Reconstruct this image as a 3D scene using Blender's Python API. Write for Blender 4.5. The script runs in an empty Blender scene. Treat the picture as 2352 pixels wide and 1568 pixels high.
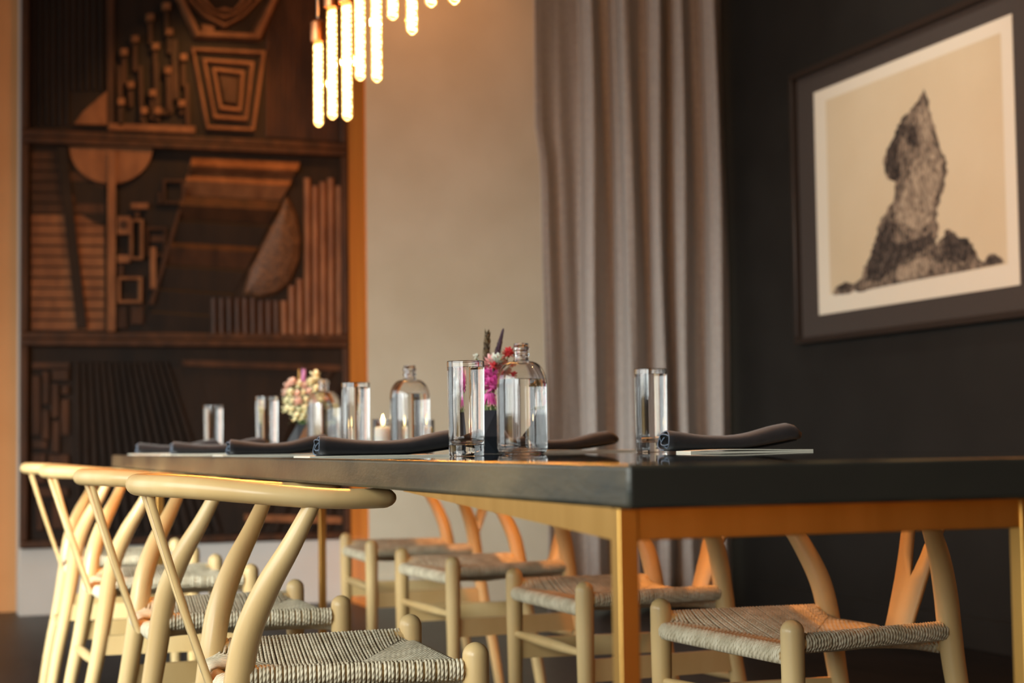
import bpy, bmesh, math, random
from mathutils import Vector, Matrix
random.seed(7)
sc = bpy.context.scene
COL = sc.collection

# ------------------------------------------------------------------ camera
TH, PH, RO, FPX, HC = 0.334, 0.0595, 0.0135, 3924.75, 0.78
FW = Vector((math.sin(TH)*math.cos(PH), math.cos(TH)*math.cos(PH), math.sin(PH)))
R0 = Vector((math.cos(TH), -math.sin(TH), 0))
U0 = R0.cross(FW)
CR = R0*math.cos(RO) - U0*math.sin(RO)
CU = R0*math.sin(RO) + U0*math.cos(RO)
cam = bpy.data.cameras.new('camera')
cam.sensor_width = 36.0
cam.lens = FPX/2352*36.0
cam.clip_start = 0.05
cam.dof.use_dof = True
cam.dof.focus_distance = 2.62
cam.dof.aperture_fstop = 4.6
camo = bpy.data.objects.new('camera', cam)
COL.objects.link(camo)
M = Matrix.Identity(4)
for i in range(3):
    M[i][0] = CR[i]; M[i][1] = CU[i]; M[i][2] = -FW[i]; M[i][3] = (0, 0, HC)[i]
camo.matrix_world = M
sc.camera = camo

# ------------------------------------------------------------------ world, lights, exposure
world = bpy.data.worlds.new('world'); sc.world = world
world.use_nodes = True
world.node_tree.nodes['Background'].inputs[0].default_value = (0.80, 0.90, 1.0, 1)
world.node_tree.nodes['Background'].inputs[1].default_value = 0.6

def area(name, loc, target, sx, sy, power, col, spread=180):
    l = bpy.data.lights.new(name, 'AREA'); l.shape = 'RECTANGLE'; l.size = sx; l.size_y = sy
    l.energy = power; l.color = col; l.spread = math.radians(spread)
    o = bpy.data.objects.new(name, l); COL.objects.link(o); o.location = loc
    o.rotation_euler = (Vector(target)-Vector(loc)).to_track_quat('-Z', 'Y').to_euler()
    return o
def spot(name, loc, target, power, col, angle=70, blend=0.6, r=0.05):
    l = bpy.data.lights.new(name, 'SPOT'); l.energy = power; l.color = col
    l.spot_size = math.radians(angle); l.spot_blend = blend; l.shadow_soft_size = r
    o = bpy.data.objects.new(name, l); COL.objects.link(o); o.location = loc
    o.rotation_euler = (Vector(target)-Vector(loc)).to_track_quat('-Z', 'Y').to_euler()
    return o
DAY = (0.93, 1.0, 0.97)
WARM = (1.0, 0.47, 0.14)
EMBER = (1.0, 0.33, 0.07)
area('window_daylight', (-2.62, 2.2, 1.75), (1.6, 2.9, 0.3), 3.6, 1.8, 66, DAY, 125)
area('window_daylight_near', (-2.62, -0.9, 1.75), (1.2, 1.6, 0.4), 1.7, 1.8, 56, DAY, 125)  # added fill from the near left, evens out the light on the chairs
area('window_daylight_low', (-2.60, 2.2, 1.6), (2.4, 8.0, -0.5), 1.2, 1.4, 29, DAY, 46)  # added daylight aimed low, shapes the gradient up the far wall
area('window_daylight_far', (-2.62, 6.45, 1.4), (0.6, 6.2, 0.0), 3.7, 2.4, 36, DAY, 140)  # added daylight, there for pale reflections in glass and brass
spot('downlight_left', (-1.3, 6.8, 3.35), (-1.7, 8.6, 0.35), 200, (1.0, 0.74, 0.42), 85, 0.9)  # added warm spot on the unseen left corner, mirrored by slab and leg
spot('downlight_front', (1.9, -1.6, 3.3), (2.2, -3.2, 0.15), 1900, (1.0, 0.74, 0.34), 40, 0.9)  # added spot behind the camera, puts orange into the brass fronts
spot('downlight_wall', (2.2, 7.35, 3.38), (2.3, 8.05, 2.6), 26, EMBER, 150, 0.9)  # added washer for the warm glow on the upper cream wall
# ceiling downlights of the room (all above the frame)
spot('downlight_panel', (1.5, 7.4, 3.35), (1.25, 8.45, 1.95), 70, WARM, 62, 0.8)
spot('downlight_aisle', (2.9, 4.6, 3.3), (1.75, 4.6, 0.5), 75, EMBER, 75, 0.9)
spot('downlight_picture', (2.4, 5.4, 3.3), (3.67, 5.8, 1.7), 46, (1.0, 0.93, 0.80), 80, 0.9)
spot('downlight_aisle_near', (2.9, 2.6, 3.3), (1.75, 2.8, 0.5), 62, EMBER, 75, 0.9)
vs = sc.view_settings
vs.view_transform = 'Standard'; vs.look = 'None'; vs.gamma = 1.0; vs.use_curve_mapping = False
vs.exposure = 0.14
sc.cycles.use_denoising = True
sc.cycles.max_bounces = 24
sc.cycles.transmission_bounces = 24
sc.cycles.glossy_bounces = 8
sc.cycles.sample_clamp_indirect = 4.0
sc.cycles.blur_glossy = 0.6

# ------------------------------------------------------------------ helpers
def lin(r, g, b):
    f = lambda c: (c/255/12.92) if c/255 <= 0.04045 else ((c/255+0.055)/1.055)**2.4
    return (f(r), f(g), f(b), 1.0)

def wp(x, y, Y):
    """point of the vertical plane at distance Y along the room that a photo pixel looks at -> (X, Z)"""
    c, s = math.cos(RO), math.sin(RO)
    dx, dy = x-1176, y-784
    a = (dx*c - dy*s)/FPX; u = -(dx*s + dy*c)/FPX
    yf = math.cos(PH) - math.sin(PH)*u; z = math.sin(PH) + math.cos(PH)*u
    X = math.cos(TH)*a + math.sin(TH)*yf; Yr = -math.sin(TH)*a + math.cos(TH)*yf
    return X*Y/Yr, HC + z*Y/Yr
def wpx(x, y, X):
    """the same on the right-hand wall plane -> (Y, Z)"""
    x0, z0 = wp(x, y, 1.0)
    t = X/x0
    return t, HC + (z0-HC)*t

def mat(name, col, rough=0.5, metal=0.0, col2=None, nscale=6.0, stretch=(1, 1, 1), bump=0.0, bscale=60.0, spec=0.5, detail=4.0, lo=0.35, hi=0.65, coat=0.0, sheen=0.0):
    m = bpy.data.materials.new(name); m.use_nodes = True
    nt = m.node_tree; n = nt.nodes; L = nt.links
    b = n['Principled BSDF']
    b.inputs['Base Color'].default_value = col
    b.inputs['Roughness'].default_value = rough
    b.inputs['Metallic'].default_value = metal
    b.inputs['Specular IOR Level'].default_value = spec
    if coat: b.inputs['Coat Weight'].default_value = coat; b.inputs['Coat Roughness'].default_value = 0.22
    if sheen: b.inputs['Sheen Weight'].default_value = sheen
    tc = n.new('ShaderNodeTexCoord'); mp = n.new('ShaderNodeMapping')
    mp.inputs['Scale'].default_value = stretch
    L.new(tc.outputs['Object'], mp.inputs[0])
    if col2:
        t = n.new('ShaderNodeTexNoise'); t.inputs['Scale'].default_value = nscale; t.inputs['Detail'].default_value = detail
        L.new(mp.outputs[0], t.inputs['Vector'])
        r = n.new('ShaderNodeValToRGB')
        r.color_ramp.elements[0].position = lo; r.color_ramp.elements[1].position = hi
        r.color_ramp.elements[0].color = col; r.color_ramp.elements[1].color = col2
        L.new(t.outputs[0], r.inputs[0]); L.new(r.outputs[0], b.inputs['Base Color'])
    if bump:
        t2 = n.new('ShaderNodeTexNoise'); t2.inputs['Scale'].default_value = bscale; t2.inputs['Detail'].default_value = 3
        L.new(mp.outputs[0], t2.inputs['Vector'])
        bp = n.new('ShaderNodeBump'); bp.inputs['Strength'].default_value = bump; bp.inputs['Distance'].default_value = 0.01
        L.new(t2.outputs[0], bp.inputs['Height']); L.new(bp.outputs[0], b.inputs['Normal'])
    return m
def emit(name, col, strength):
    m = bpy.data.materials.new(name); m.use_nodes = True
    nt = m.node_tree; nt.nodes.clear()
    e = nt.nodes.new('ShaderNodeEmission'); e.inputs[0].default_value = col; e.inputs[1].default_value = strength
    o = nt.nodes.new('ShaderNodeOutputMaterial'); nt.links.new(e.outputs[0], o.inputs[0])
    return m
def glass(name, col=(1, 1, 1, 1), ior=1.45, rough=0.0):
    m = bpy.data.materials.new(name); m.use_nodes = True
    b = m.node_tree.nodes['Principled BSDF']
    b.inputs['Base Color'].default_value = col; b.inputs['Transmission Weight'].default_value = 1.0
    b.inputs['IOR'].default_value = ior; b.inputs['Roughness'].default_value = rough
    return m

class MB:
    """collects vertices and faces, links them as one mesh object"""
    def __init__(s): s.v = []; s.f = []; s.uv = []
    def add(s, vs_, fs, uvs=None):
        o = len(s.v); s.v += [tuple(p) for p in vs_]; s.f += [tuple(i+o for i in f) for f in fs]
        s.uv += uvs if uvs else [[(0, 0)]*len(f) for f in fs]
        return s
    def box(s, x0, x1, y0, y1, z0, z1):
        return s.add([(x0,y0,z0),(x1,y0,z0),(x1,y1,z0),(x0,y1,z0),(x0,y0,z1),(x1,y0,z1),(x1,y1,z1),(x0,y1,z1)],
                     [(0,3,2,1),(4,5,6,7),(0,1,5,4),(1,2,6,5),(2,3,7,6),(3,0,4,7)])
    def lathe(s, prof, cx=0, cy=0, n=32, cap0=True, cap1=True):
        vs_, fs = [], []
        for (r, z) in prof:
            for k in range(n):
                a = 2*math.pi*k/n; vs_.append((cx+r*math.cos(a), cy+r*math.sin(a), z))
        for i in range(len(prof)-1):
            for k in range(n):
                a, b = i*n+k, i*n+(k+1) % n
                fs.append((a, b, b+n, a+n))
        if cap0: fs.append(tuple(reversed(range(n))))
        if cap1: fs.append(tuple(range((len(prof)-1)*n, len(prof)*n)))
        return s.add(vs_, fs)
    def tube(s, pts, rad, n=10, flat=1.0, caps=True, up=(0, 0, 1), round_ends=0):
        """rad: number or list; flat multiplies the radius along the 'up' side"""
        pts = [Vector(p) for p in pts]
        rad = list(rad) if hasattr(rad, '__len__') else [rad]*len(pts)
        fl = list(flat) if hasattr(flat, '__len__') else [flat]*len(pts)
        if round_ends:
            d0 = (pts[0]-pts[1]).normalized(); d1 = (pts[-1]-pts[-2]).normalized()
            p0, p1, ra, rb = pts[0], pts[-1], rad[0], rad[-1]
            pre, post = [], []
            for k in range(round_ends, 0, -1):
                a = math.pi/2*k/(round_ends+0.15)
                pre.append((p0+d0*ra*math.sin(a), ra*math.cos(a)))
                post.insert(0, (p1+d1*rb*math.sin(a), rb*math.cos(a)))
            pts = [q for q, _ in pre]+pts+[q for q, _ in post]
            rad = [q for _, q in pre]+rad+[q for _, q in post]
            fl = [fl[0]]*len(pre)+fl+[fl[-1]]*len(post)
        m = len(pts); vs_, fs, uvs = [], [], []
        upv = Vector(up); ln = 0; lens = []
        side = None
        for i, p in enumerate(pts):
            t = (pts[min(i+1, m-1)]-pts[max(i-1, 0)]).normalized()
            if side is None:
                side = t.cross(upv)
                if side.length < 1e-3: side = t.cross(Vector((1, 0, 0)))
                side.normalize()
            else:
                side = (side - t*side.dot(t)).normalized()
            nn = side.cross(t)
            if i: ln += (pts[i]-pts[i-1]).length
            lens.append(ln)
            for k in range(n):
                a = 2*math.pi*k/n
                vs_.append(p + side*math.cos(a)*rad[i] + nn*math.sin(a)*rad[i]*fl[i])
        for i in range(m-1):
            for k in range(n):
                a, b = i*n+k, i*n+(k+1) % n
                fs.append((a, b, b+n, a+n))
                uvs.append([(lens[i], k/n), (lens[i], (k+1)/n), (lens[i+1], (k+1)/n), (lens[i+1], k/n)])
        if caps:
            fs.append(tuple(reversed(range(n)))); uvs.append([(0, 0)]*n)
            fs.append(tuple(range((m-1)*n, m*n))); uvs.append([(0, 0)]*n)
        return s.add(vs_, fs, uvs)
    def prism(s, poly, Y, d0, d1, inset=0.0):
        """polygon of (X,Z) points standing proud of the plane Y by d0..d1 towards -Y; inset chamfers the front"""
        n = len(poly); cx = sum(p[0] for p in poly)/n; cz = sum(p[1] for p in poly)/n
        vs_ = [(x, Y-d0, z) for x, z in poly]
        for x, z in poly:
            L_ = math.hypot(x-cx, z-cz) or 1; k = max(0.0, 1-inset/L_)
            vs_.append((cx+(x-cx)*k, Y-d1, cz+(z-cz)*k))
        fs = [(i, (i+1) % n, n+(i+1) % n, n+i) for i in range(n)]
        fs.append(tuple(n+i for i in range(n))); fs.append(tuple(reversed(range(n))))
        return s.add(vs_, fs)
    def ring(s, outer, inner, Y, d0, d1):
        n = len(outer)
        mid = lambda a, b, t: (a[0]+(b[0]-a[0])*t, a[1]+(b[1]-a[1])*t)
        rows = [[(x, Y-d0, z) for x, z in outer],
                [(mid(o, i, .25)[0], Y-d1, mid(o, i, .25)[1]) for o, i in zip(outer, inner)],
                [(mid(o, i, .75)[0], Y-d1, mid(o, i, .75)[1]) for o, i in zip(outer, inner)],
                [(x, Y-d0, z) for x, z in inner]]
        vs_ = sum(rows, []); fs = []
        for r in range(3):
            for i in range(n):
                j = (i+1) % n; fs.append((r*n+i, r*n+j, (r+1)*n+j, (r+1)*n+i))
        return s.add(vs_, fs)
    def grid(s, rows, closed=False):
        m, n = len(rows), len(rows[0]); vs_ = [p for r in rows for p in r]; fs = []
        for i in range(m-1):
            for k in range(n if closed else n-1):
                a, b = i*n+k, i*n+(k+1) % n
                fs.append((a, b, b+n, a+n))
        return s.add(vs_, fs)
    def mesh(s, name, m, smooth=True, recalc=False, bevel=0.0, bseg=2, uv=False):
        me = bpy.data.meshes.new(name); me.from_pydata(s.v, [], s.f)
        if uv:
            ul = me.uv_layers.new(name='uv')
            flat = [c for f in s.uv for uvp in f for c in uvp]
            ul.data.foreach_set('uv', flat)
        bev_idx = None
        if recalc or bevel:
            bm = bmesh.new(); bm.from_mesh(me)
            bmesh.ops.recalc_face_normals(bm, faces=bm.faces)
            if bevel:
                es = [e for e in bm.edges if e.is_manifold and e.calc_face_angle(0) > 0.5]
                r = bmesh.ops.bevel(bm, geom=es, offset=bevel, segments=bseg, affect='EDGES', profile=0.5, clamp_overlap=True)
                bm.faces.index_update(); bev_idx = {f.index for f in r['faces']}
            bm.to_mesh(me); bm.free()
        if bev_idx is not None:          # rounded edges smooth, the flat faces stay flat
            me.polygons.foreach_set('use_smooth', [i in bev_idx for i in range(len(me.polygons))])
        elif smooth:
            me.polygons.foreach_set('use_smooth', [True]*len(me.polygons))
            if smooth != 'all':
                try: me.set_sharp_from_angle(angle=math.radians(40))
                except Exception: pass
        me.materials.append(m); me.update()
        return me
    def build(s, name, m, parent=None, **k):
        return link(name, s.mesh(name, m, **k), parent)
def link(name, me, parent=None):
    o = bpy.data.objects.new(name, me); COL.objects.link(o)
    if parent is not None: o.parent = parent
    return o
def tag(o, label=None, cat=None, group=None, kind=None):
    if label: o['label'] = label
    if cat: o['category'] = cat
    if group: o['group'] = group
    if kind: o['kind'] = kind
    return o
def thing(name, label, cat, loc=(0, 0, 0), rz=0.0, group=None):
    o = bpy.data.objects.new(name, None); COL.objects.link(o)
    o.empty_display_size = 0.05
    o.location = loc; o.rotation_euler = (0, 0, rz)
    return tag(o, label, cat, group)
def dup(root, loc, rz, label, group=None):
    r = root.copy(); COL.objects.link(r); r.location = loc; r.rotation_euler = (0, 0, rz); r['label'] = label
    if group: r['group'] = group
    for ch in list(root.children):
        c = ch.copy(); COL.objects.link(c); c.parent = r
        for g in list(ch.children):
            d = g.copy(); COL.objects.link(d); d.parent = c
    return r
def smoothpath(keys, n):
    """Catmull-Rom through the key points"""
    K = [Vector(k) for k in keys]; out = []
    m = len(K)-1
    for i in range(n+1):
        t = i/n*m; j = min(int(t), m-1); f = t-j
        p0 = K[max(j-1, 0)]; p1 = K[j]; p2 = K[j+1]; p3 = K[min(j+2, m)]
        if j == 0: p0 = p1*2-p2
        if j == m-1: p3 = p2*2-p1
        out.append(0.5*((2*p1)+(p2-p0)*f+(2*p0-5*p1+4*p2-p3)*f*f+(3*p1-p0-3*p2+p3)*f**3))
    return out

# ------------------------------------------------------------------ materials
m_cream = mat('cream_plaster', lin(186, 181, 162), 0.75, col2=lin(178, 172, 152), nscale=3, bump=0.05, bscale=140)
m_plinth = mat('pale_plinth_paint', lin(190, 186, 180), 0.7, col2=lin(182, 177, 170), nscale=3)
m_dark = mat('charcoal_wall_paint', lin(32, 31, 29), 0.5, col2=lin(28, 27, 25), nscale=5, bump=0.05, bscale=200, spec=0.3)
m_tan = mat('tan_wall_paint', lin(206, 146, 92), 0.7, col2=lin(198, 138, 84), nscale=3)  # even tan colour of the narrow back wall strip
m_glow = mat('amber_wood_jamb', lin(214, 122, 42), 0.5, col2=lin(196, 106, 34), nscale=8, stretch=(1, 1, 0.15))  # warm lamplight put into an amber colour
m_ceil = mat('ceiling_paint', lin(150, 135, 115), 0.8)
m_outer = mat('room_paint', lin(84, 70, 58), 0.8)
m_floor = mat('dark_floor', lin(20, 20, 20), 0.42, col2=lin(34, 32, 32), nscale=2.2, stretch=(7, 0.8, 1), bump=0.15, bscale=9, detail=8, spec=0.25)
m_wood = mat('pale_beech', lin(228, 196, 140), 0.5, col2=lin(212, 175, 116), nscale=7, stretch=(1, 1, 0.25), bump=0.02, bscale=300, spec=0.3, coat=0.45)
m_top = mat('polished_dark_top', lin(24, 23, 21), 0.025, col2=lin(30, 28, 25), nscale=6, stretch=(3, 0.7, 1))
m_end = mat('dark_table_end', lin(46, 44, 38), 0.55, col2=lin(42, 40, 35), nscale=6, spec=0.15)  # darker copy for the front end, its shade put into the colour
m_slab = mat('dark_stained_slab', lin(34, 38, 34), 0.32, col2=lin(92, 80, 58), nscale=4, stretch=(3, 0.9, 3), bump=0.06, bscale=60, detail=6, spec=0.5)
m_brass = mat('brushed_brass', lin(206, 160, 88), 0.42, metal=1.0, col2=lin(196, 150, 78), nscale=30, stretch=(1, 1, 0.1))
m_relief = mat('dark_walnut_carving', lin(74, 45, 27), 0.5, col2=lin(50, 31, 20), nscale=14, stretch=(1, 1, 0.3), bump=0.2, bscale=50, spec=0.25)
m_relief_d = mat('black_stained_walnut', lin(40, 28, 20), 0.55, col2=lin(30, 22, 17), nscale=14, stretch=(1, 1, 0.3), bump=0.2, bscale=50, spec=0.2)  # shade of recesses and dim parts put into a darker walnut
m_relief_l = mat('light_walnut_carving', lin(132, 86, 54), 0.5, col2=lin(106, 66, 40), nscale=16, stretch=(1, 1, 0.4), bump=0.2, bscale=60, spec=0.25)  # paler copy for raised parts, their lit look put into the colour
m_relief_s = mat('speckled_walnut_carving', lin(104, 68, 40), 0.5, col2=lin(48, 29, 17), nscale=70, bump=0.6, bscale=90, detail=2)
m_curtain = mat('taupe_curtain_cloth', lin(166, 162, 158), 0.85, col2=lin(152, 148, 144), nscale=60, bump=0.12, bscale=700, spec=0.2, sheen=0.25)
m_napkin = mat('charcoal_linen', lin(30, 28, 30), 0.85, col2=lin(25, 23, 25), nscale=80, bump=0.2, bscale=900, spec=0.25, sheen=0.2)
m_card = mat('white_card', lin(226, 220, 202), 0.5)
m_frame = mat('dark_picture_frame', lin(40, 32, 27), 0.35, spec=0.5)
m_matboard = mat('charcoal_mat_board', lin(62, 55, 51), 0.7, col2=lin(57, 51, 47), nscale=90)
m_paper = mat('cream_print_paper', lin(218, 214, 198), 0.55)
m_vase = mat('slate_faceted_ceramic', lin(34, 37, 42), 0.38, spec=0.5)
m_wax = mat('white_wax', lin(238, 234, 222), 0.5)
m_wax.node_tree.nodes['Principled BSDF'].inputs['Subsurface Weight'].default_value = 0.3
m_flame = emit('candle_flame', (1.0, 0.72, 0.3, 1), 14)
m_glass = glass('clear_glass', (1, 1, 1, 1), 1.46)
m_water = glass('water', (1, 1, 1, 1), 1.33)
m_copper = mat('copper_socket', lin(176, 112, 72), 0.3, metal=1.0)
m_cordwhite = mat('pale_lamp_cord', lin(160, 140, 120), 0.6)
m_fil = emit('glowing_filament', (1.0, 0.58, 0.24, 1), 16)
m_steel = mat('window_frame_paint', lin(90, 86, 80), 0.5)

def bulb_glass():
    m = bpy.data.materials.new('amber_bulb_glass'); m.use_nodes = True
    nt = m.node_tree; nt.nodes.clear(); n = nt.nodes; L = nt.links
    o = n.new('ShaderNodeOutputMaterial'); t = n.new('ShaderNodeBsdfTransparent'); t.inputs[0].default_value = (1, 0.86, 0.6, 1)
    e = n.new('ShaderNodeEmission'); e.inputs[0].default_value = (1.0, 0.42, 0.09, 1); e.inputs[1].default_value = 3.0
    g = n.new('ShaderNodeBsdfGlossy'); g.inputs['Roughness'].default_value = 0.05
    a = n.new('ShaderNodeMixShader'); a.inputs[0].default_value = 0.3
    b = n.new('ShaderNodeMixShader'); f = n.new('ShaderNodeFresnel'); f.inputs[0].default_value = 1.45
    L.new(t.outputs[0], a.inputs[1]); L.new(e.outputs[0], a.inputs[2])
    L.new(f.outputs[0], b.inputs[0]); L.new(a.outputs[0], b.inputs[1]); L.new(g.outputs[0], b.inputs[2])
    L.new(b.outputs[0], o.inputs[0])
    return m
m_bulb = bulb_glass()

def cord_material():
    m = mat('paper_cord', lin(232, 218, 188), 0.75, col2=lin(204, 188, 156), nscale=40)
    nt = m.node_tree; n = nt.nodes; L = nt.links
    uv = n.new('ShaderNodeUVMap'); uv.uv_map = 'uv'
    sx = n.new('ShaderNodeSeparateXYZ'); L.new(uv.outputs[0], sx.inputs[0])
    k = n.new('ShaderNodeMath'); k.operation = 'MULTIPLY_ADD'; k.inputs[1].default_value = 110.0
    L.new(sx.outputs[0], k.inputs[0])
    k2 = n.new('ShaderNodeMath'); k2.operation = 'MULTIPLY'; k2.inputs[1].default_value = 2.0
    L.new(sx.outputs[1], k2.inputs[0]); L.new(k2.outputs[0], k.inputs[2])
    k3 = n.new('ShaderNodeMath'); k3.operation = 'MULTIPLY'; k3.inputs[1].default_value = 2*math.pi
    L.new(k.outputs[0], k3.inputs[0])
    s = n.new('ShaderNodeMath'); s.operation = 'SINE'; L.new(k3.outputs[0], s.inputs[0])
    b = n.new('ShaderNodeBump'); b.inputs['Strength'].default_value = 0.5; b.inputs['Distance'].default_value = 0.001
    L.new(s.outputs[0], b.inputs['Height']); L.new(b.outputs[0], n['Principled BSDF'].inputs['Normal'])
    return m
m_cord = cord_material()

# ------------------------------------------------------------------ room shell
XW = 3.674
def struct(name, mb, m, **k):
    k.setdefault('smooth', False)
    return tag(mb.build(name, m, **k), kind='structure')
struct('floor', MB().box(-2.9, XW+0.2, -3.2, 8.9, -0.1, 0), m_floor)
struct('ceiling', MB().box(-2.9, XW+0.2, -3.2, 8.9, 3.4, 3.5), m_ceil)
struct('wall_back', MB().box(-0.4, 0.447, 8.65, 8.9, 0, 3.4), m_tan)
struct('wall_corner', MB().box(-2.9, -0.4, 8.65, 8.9, 0, 3.4), m_cream)
struct('wall_niche', MB().box(0.447, 2.05, 8.46, 8.9, 0, 3.4), m_plinth)
struct('baseboard_back', MB().box(0.447, 2.05, 8.40, 8.46, 0, 0.315), m_plinth, bevel=0.004)
struct('wall_pier', MB().box(2.05, XW+0.2, 8.05, 8.9, 0, 3.4), m_cream)
struct('trim_1', MB().box(2.06, XW, 8.034, 8.05, 0.0, 0.15), m_cream, bevel=0.004)
struct('trim_3', MB().box(2.044, 2.05, 8.05, 8.46, 0.0, 3.4), m_glow)  # thin face on the reveal, its amber colour paints the warm light
struct('wall_right', MB().box(XW, XW+0.2, -3.2, 8.05, 0, 3.4), m_dark)
struct('baseboard_right', MB().box(XW-0.016, XW, -3.2, 7.2, 0, 0.12), m_dark, bevel=0.004)
struct('wall_front', MB().box(-2.9, XW+0.2, -3.4, -3.2, 0, 3.4), m_cream)
struct('trim_4', MB().box(-2.7, XW, -3.2, -3.17, 0, 0.75), m_glow)  # added unseen amber panel for the brass legs to reflect
WL = -2.7
wl = MB()
wl.box(WL-0.2, WL, -3.2, -1.8, 0, 3.4).box(WL-0.2, WL, 0.0, 0.3, 0, 3.4).box(WL-0.2, WL, -1.8, 0.0, 0, 0.8).box(WL-0.2, WL, -1.8, 0.0, 2.7, 3.4).box(WL-0.2, WL, 4.1, 4.5, 0, 3.4).box(WL-0.2, WL, 8.4, 8.9, 0, 3.4)
wl.box(WL-0.2, WL, 4.5, 8.4, 0, 0.15).box(WL-0.2, WL, 4.5, 8.4, 2.7, 3.4)
wl.box(WL-0.2, WL, 0.3, 4.1, 0, 0.8).box(WL-0.2, WL, 0.3, 4.1, 2.7, 3.4)
struct('wall_left', wl, m_cream)
for i, (a, b) in enumerate(((0.3, 4.1), (4.5, 8.4), (-1.8, 0.0))):  # first opening is the daylight window, the other two frame added fill
    w = MB()
    zb = 0.15 if i == 1 else 0.8
    w.box(WL-0.12, WL-0.06, a, b, zb, zb+0.06).box(WL-0.12, WL-0.06, a, b, 2.64, 2.7)
    k = 4 if i == 0 else 2
    for j in range(k+1):
        y = a+0.03+(b-a-0.06)*j/k; w.box(WL-0.12, WL-0.06, y-0.03, y+0.03, zb+0.06, 2.64)
    struct('window_%d' % (i+1), w, m_steel)

# ------------------------------------------------------------------ dining table
XT, YT, ZT, TT = 0.606, 1.4307, 0.7598, 0.0408
XR_, YF = 1.468, 5.83
tb = thing('dining_table', 'long dark wooden dining table with a thick slab top on slim brass legs', 'table', ((XT+XR_)/2, (YT+YF)/2, 0))
tx, ty = tb.location.x, tb.location.y
def tpart(name, mb, m, **k):
    mb.v = [(x-tx, y-ty, z) for x, y, z in mb.v]
    return mb.build(name, m, tb, **k)
slab = tpart('tabletop', MB().box(XT, XR_, YT, YF, ZT-TT, ZT), m_slab, bevel=0.0045, bseg=3)
slab.data.materials.append(m_top); slab.data.materials.append(m_end)
for f in slab.data.polygons:
    if f.normal.z > 0.9 and f.area > 0.1: f.material_index = 1
    elif f.normal.y < -0.9: f.material_index = 2
ZA = ZT-TT
for (x, y) in ((0.606, 1.4545), (1.0405, 1.4545), (1.447, 1.4545), (0.6455, 4.99), (1.121, 4.99)):
    tpart('leg', MB().box(x, x+0.0195, y, y+0.0205, 0, ZA), m_brass, bevel=0.0012)
tpart('apron', MB().box(0.6255, 1.447, 1.4565, 1.473, ZA-0.030, ZA), m_brass, bevel=0.001)
tpart('apron', MB().box(0.665, 1.121, 4.992, 5.008, ZA-0.030, ZA), m_brass, bevel=0.001)
for x in (0.6075, 1.0425):          # tapered side beams
    g = MB(); x1 = x+0.014
    ya, yb = 1.475, 2.20
    g.add([(x, ya, ZA), (x, yb, ZA), (x, yb, ZA-0.0006), (x, ya, ZA-0.0295), (x1, ya, ZA), (x1, yb, ZA), (x1, yb, ZA-0.0006), (x1, ya, ZA-0.0295)],
          [(0,1,2,3),(7,6,5,4),(0,4,5,1),(1,5,6,2),(2,6,7,3),(3,7,4,0)])
    tpart('side_beam', g, m_brass, smooth=False, recalc=True)

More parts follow.
